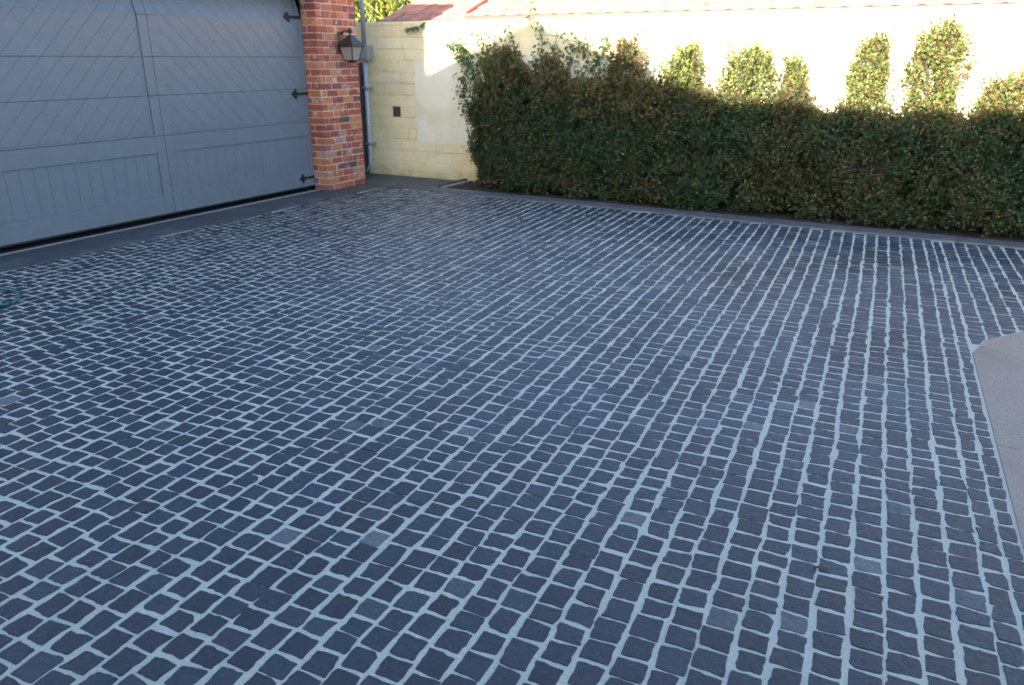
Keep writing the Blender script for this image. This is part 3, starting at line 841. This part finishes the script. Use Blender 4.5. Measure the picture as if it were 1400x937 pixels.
for r_ in runs:
    pts = []
    for (a, b) in zip(r_, r_[1:]):
        for k in range(6):
            f = k/6; pts.append(Vector((a[0]+(b[0]-a[0])*f+random.gauss(0, .012), 9.585+random.gauss(0, .012), a[1]+(b[1]-a[1])*f)))
    pts.append(Vector((r_[-1][0], 9.57, r_[-1][1])))
    tube(bm, pts, [.006-.004*i/len(pts) for i in range(len(pts))], 5)
    for p in pts:
        dens = 9 if p.z < 1.85 else 3
        for k in range(dens):
            off = Vector((random.gauss(0, .055), -abs(random.gauss(0, .05)), random.gauss(0, .05)))
            VP.append(p+off); VD.append((random.gauss(0, .7), -.5+random.gauss(0, .3), random.gauss(-.45, .5))); VL.append(random.uniform(.04, .075))
so = obj_bm('stem', bm, 'bark', vine, True)
n = len(VP)
vc = np.array([(0.035, 0.085, 0.030), (0.05, 0.115, 0.042), (0.07, 0.14, 0.05), (0.03, 0.07, 0.035)])[rng.integers(0, 4, n)]*rng.uniform(.8, 1.3, (n, 1))
VL = np.array(VL)
VPn = np.array([tuple(p) for p in VP]); VPn[:, 1] = np.minimum(VPn[:, 1], 9.585)
me = leaves_mesh('foliage', VPn, np.array(VD), VL, VL*.55, vc, 'vine')
o = bpy.data.objects.new('foliage', me); link(o, vine); o.location = -vine.location
# a sprig hanging over the wall top
sprig = empty('hanging_sprig', (-6.6, 9.6, 2.1))
tag(sprig, 'small green leafy sprig hanging over the shaded wall top left of the sunlit patch', 'plant')
bm = bmesh.new(); path = [Vector((-6.52, 9.66, 2.19)), Vector((-6.57, 9.59, 2.15)), Vector((-6.66, 9.57, 2.10)), Vector((-6.78, 9.56, 2.09)), Vector((-6.87, 9.56, 2.07))]
tube(bm, path, [.005, .005, .004, .003, .002], 5); obj_bm('stem', bm, 'bark', sprig, True)
VP, VD = [], []
for a, b in zip(path[1:], path[2:]):
    for k in range(9):
        f = random.random(); VP.append(tuple(a.lerp(b, f))); VD.append((random.gauss(-.2, .5), -.5+random.gauss(0, .3), -.7+random.gauss(0, .4)))
n = len(VP); VL = rng.uniform(.05, .085, n)
me = leaves_mesh('foliage', np.array(VP), np.array(VD), VL, VL*.5, np.tile((0.05, 0.11, 0.05), (n, 1))*rng.uniform(.7, 1.3, (n, 1)), 'vine')
o = bpy.data.objects.new('foliage', me); link(o, sprig); o.location = -sprig.location

# ================================================================== NEIGHBOUR HOUSE BEYOND THE WALL
nb = empty('neighbour_house', (-2, 12, 0))
tag(nb, 'terracotta tiled roof of the neighbouring house just above the cream wall', 'house')
EY, EZ, PT = 10.35, 2.215, math.radians(20)
def roof_section(x0, x1, dz, ncourses=4):
    bm = bmesh.new()
    L_ = 5.0
    pts = [Vector((0, EY, EZ+dz-.03)), Vector((0, EY+L_, EZ+dz-.03+L_*math.tan(PT))), Vector((0, EY+L_, EZ+dz-.12+L_*math.tan(PT))), Vector((0, EY, EZ+dz-.12))]
    prism(bm, pts, (x0, 0, 0), (x1, 0, 0))
    return obj_bm('roof', bm, 'tile', nb)
def tile_mesh():
    bm = bmesh.new(); w, l = .262, .40; n = 8
    prof = []
    for i in range(n+1):
        f = i/n; prof.append((f*w, .018*math.sin(math.pi*min(1, f/.62))**1.0 if f < .62 else .004))
    rows = []
    for (yy, dz, th) in ((0, .022, 0), (l, 0, 0)):
        rows.append([bm.verts.new((x, yy, z+dz)) for x, z in prof])
    low = [bm.verts.new((x, 0, z+.004)) for x, z in prof]
    for i in range(n):
        bm.faces.new((rows[0][i], rows[0][i+1], rows[1][i+1], rows[1][i])); bm.faces.new((low[i], low[i+1], rows[0][i+1], rows[0][i]))
    me = bpy.data.meshes.new('tile'); bm.to_mesh(me); bm.free(); me.materials.append(MAT['tile'])
    me.polygons.foreach_set('use_smooth', [True]*len(me.polygons)); return me
TILE = tile_mesh()
for (x0, x1, dz) in ((-7.95, -6.35, 0.0), (-6.35, 4.6, 0.055)):
    rf = roof_section(x0, x1, dz)
    for c in range(5):
        x = x0
        while x < x1-.2:
            o = bpy.data.objects.new('tile', TILE); link(o, rf)
            dd = c*.33
            o.location = Vector((x, EY-.04+dd*math.cos(PT), EZ+dz-.022+dd*math.sin(PT)))
            o.rotation_euler = (PT+random.gauss(0, .008), 0, random.gauss(0, .006)); x += .265
bm = bmesh.new()
a = Vector((-6.36, EY-.03, EZ+.045)); b = Vector((-6.36, EY+4, EZ+.045+4*math.tan(PT)))
prism(bm, [a, b, b+Vector((0, 0, .05)), a+Vector((0, 0, .05))], (-.025, 0, 0), (.025, 0, 0)); obj_bm('barge_cap', bm, 'gutter', nb)
for gx0, gx1, gz in ((-7.95, -6.39, 0), (-6.33, 4.6, .045)):
    bm = bmesh.new(); box(bm, gx0, gx1, EY-.14, EY-.045, EZ-.12+gz, EZ-.005+gz, .012); obj_bm('gutter', bm, 'gutter', nb)
box_obj('house_wall', (-7.6, 4.4, EY+.4, EY+5, -.1, EZ-.05), 'housewall', nb)

# ---------------------------------------------------------------- trees behind at the left
def drooping_tree(loc, h, rad, nfr, cols, label, lw):
    t = empty('tree', loc); tag(t, label, 'tree', 'trees beyond the wall')
    L0 = Vector(loc)
    bm = bmesh.new(); tube(bm, [L0, L0+Vector((.05, 0, h*.4)), L0+Vector((0, .1, h*.8))], [.12, .09, .05], 8)
    tips = []
    for k in range(9):
        a = 2*math.pi*k/9; p0 = L0+Vector((0, .05, h*(.45+.04*k))); p1 = p0+Vector((math.cos(a)*rad*.55, math.sin(a)*rad*.55, h*.16))
        tube(bm, [p0, p0.lerp(p1, .5)+Vector((0, 0, .08)), p1], [.035, .025, .012], 6)
    obj_bm('trunk', bm, 'bark', t, True)
    base, dd, ln = [], [], []
    for _ in range(nfr):
        a = random.uniform(0, 6.283); ph = math.acos(random.uniform(-.6, 1)); r_ = rad*random.uniform(.45, 1.0)*(1+.3*noise.noise(Vector((math.cos(a)*2, math.sin(a)*2, ph*2))))
        c = L0+Vector((0, 0, h*.72))
        p = c+Vector((r_*math.sin(ph)*math.cos(a), r_*math.sin(ph)*math.sin(a), r_*math.cos(ph)*.9))
        for k in range(11):
            q = p+Vector((math.cos(a)*.02*k, math.sin(a)*.02*k, -.045*k))+Vector((random.gauss(0, .02), random.gauss(0, .02), 0))
            base.append(tuple(q)); dd.append((math.cos(a)*.5+random.gauss(0, .5), math.sin(a)*.5+random.gauss(0, .5), -.9+random.gauss(0, .3))); ln.append(random.uniform(*lw))
    n = len(base); ln = np.array(ln)
    cc = np.array(cols)[rng.integers(0, len(cols), n)]*rng.uniform(.7, 1.3, (n, 1))
    me = leaves_mesh('crown', np.array(base), np.array(dd), ln, ln*.26, cc, 'vine')
    o = bpy.data.objects.new('crown', me); link(o, t); o.location = -L0
drooping_tree((-10.75, 13.0, -.1), 3.6, 1.05, 1500, [(.26, .27, .04), (.32, .31, .05), (.15, .19, .04)], 'yellow-green tree with drooping leaves beside the tiled roof', (.09, .16))
drooping_tree((-14.6, 17.5, -.1), 5.4, 2.1, 1900, [(.04, .07, .03), (.06, .085, .04)], 'dark green tree standing behind the yellow-green tree', (.10, .18))

# ================================================================== SMALL LOOSE THINGS
bm = bmesh.new()
pts = []
for i in range(61):
    a = 2*math.pi*i/60
    pts.append(Vector((-6.08+.36*math.cos(a)+.02*math.cos(3*a), 2.93+.20*math.sin(a), .019+.010*max(0, math.sin(2*a)))))
for i in range(1, 40):
    pts.append(Vector((-5.74-.03*i-.012*i*math.sin(i*.18), 2.83-.045*i, .024)))
tube(bm, pts, .013, 10)
hs = obj_bm('garden_hose', bm, 'hose', None, True); tag(hs, 'loop of teal garden hose lying on the setts near the door', 'hose')

def litter(name, x, y, z, size, rotz, mat, label, cat, group=None):
    bm = bmesh.new()
    prof = [(-1, 0), (-.45, .42), (.3, .38), (1, 0), (.3, -.38), (-.45, -.42)]
    n = len(prof)
    top = [bm.verts.new((a*size, b*size, .004+.28*size*abs(b)+.1*size*a*a)) for a, b in prof]
    bot = [bm.verts.new((a*size, b*size, .002+.28*size*abs(b)+.1*size*a*a)) for a, b in prof]
    bm.faces.new(top); bm.faces.new(bot[::-1])
    for k in range(n): bm.faces.new((bot[k], bot[(k+1) % n], top[(k+1) % n], top[k]))
    bmesh.ops.triangulate(bm, faces=bm.faces[:])
    o = obj_bm(name, bm, mat); o.location = (x, y, z); o.rotation_euler = (0, 0, rotz); tag(o, label, cat, group)
for (x, y, z, lb) in ((-4.37, 8.59, .006, 'dry orange leaf on the setts right against the hedge kerb'), (-4.29, 8.76, .017, 'dry orange leaf on the kerb near the left end of the hedge'),
                      (-4.62, 8.50, .006, 'leftmost dry orange leaf on the setts before the hedge'), (-1.19, 8.79, .017, 'single dry orange leaf on the kerb before the right half of the hedge'),
                      (-4.15, 8.44, .006, 'dry orange leaf lying farthest out on the setts from the hedge kerb')):
    litter('fallen_leaf', x, y, z, random.uniform(.022, .032), random.uniform(0, 6), 'straw', lb, 'leaf', 'fallen leaves along the hedge kerb')
LV, LF = [], []
for _ in range(320):
    x = random.uniform(-5.8, 2.6); y = 8.66 + abs(random.gauss(0, .12)) if random.random() < .8 else 8.63-abs(random.gauss(0, .12))
    z = .022 if y > 8.64 else .006
    if y > 8.9: z = .035
    sz = random.uniform(.006, .017); a = random.uniform(0, 6.3); k = len(LV)
    ca, sa = math.cos(a)*sz, math.sin(a)*sz; t_ = random.gauss(0, .3)*sz
    LV += [(x-ca, y-sa, z), (x+sa*.45, y-ca*.45, z+.3*sz+t_), (x+ca, y+sa, z+.004), (x-sa*.45, y+ca*.45, z+.3*sz-t_)]; LF += [(k, k+1, k+2), (k, k+2, k+3)]
me = bpy.data.meshes.new('leaf_litter'); me.from_pydata(LV, [], LF); me.materials.append(MAT['litter'])
o = bpy.data.objects.new('leaf_litter', me); link(o); tag(o, 'fine brown leaf litter scattered along the kerb under the hedge', 'leaf litter', kind='stuff')
litter('petal', -2.42, 1.30, .004, .007, .5, 'petal', 'tiny red petal on a joint between the left foreground setts', 'petal')
bm = bmesh.new(); tube(bm, [(-.135, 2.515, .008), (-.112, 2.527, .011), (-.092, 2.532, .008)], [.004, .0035, .002], 6)
tw = obj_bm('twig', bm, 'bark', None, True); tag(tw, 'short dark twig lying on a wide joint in the right foreground', 'twig')

# ================================================================== INVENTED HOUSE BEHIND THE CAMERA (shaped to throw the shade)
FY = -5.0
K = (WY - FY)*math.tan(math.radians(SUN_ELEV))
hb = empty('house', (0, FY-4, 0)); tag(hb, 'invented gabled house added unseen behind the viewpoint to shade the court', 'house')
bm = bmesh.new()
prism(bm, [Vector((-10.5, FY, -.06)), Vector((-6.58, FY, -.06)), Vector((-6.58, FY, 2.40+K)), Vector((-10.5, FY, 2.40+K))], (0, 0, 0), (0, -7, 0))
obj_bm('tall_shade_wing', bm, 'housewall', hb)
bm = bmesh.new()
prof = [(-6.8, -.06), (5, -.06), (5, 1.11+K), (-2.25, 1.11+K), (-4.93, 2.17+K), (-6.8, 1.41+K)]  # outline drawn to throw the gable shadow onto the wall
prism(bm, [Vector((a, FY-.002, b)) for a, b in prof], (0, 0, 0), (0, -7, 0))
obj_bm('gabled_shade_wing', bm, 'housewall', hb)
for wx in (-8.6, -4, -1, 2):  # windows only dress the added house
    w = box_obj('added_window', (wx-.6, wx+.6, FY+.001, FY+.05, 1.0, 2.3), 'pale_metal', hb)
    box_obj('pane', (wx-.52, wx+.52, FY+.051, FY+.058, 1.08, 2.22), 'dark_paint', w)

# ------------------------------------------------------------------ render settings
scene.render.engine = 'CYCLES'
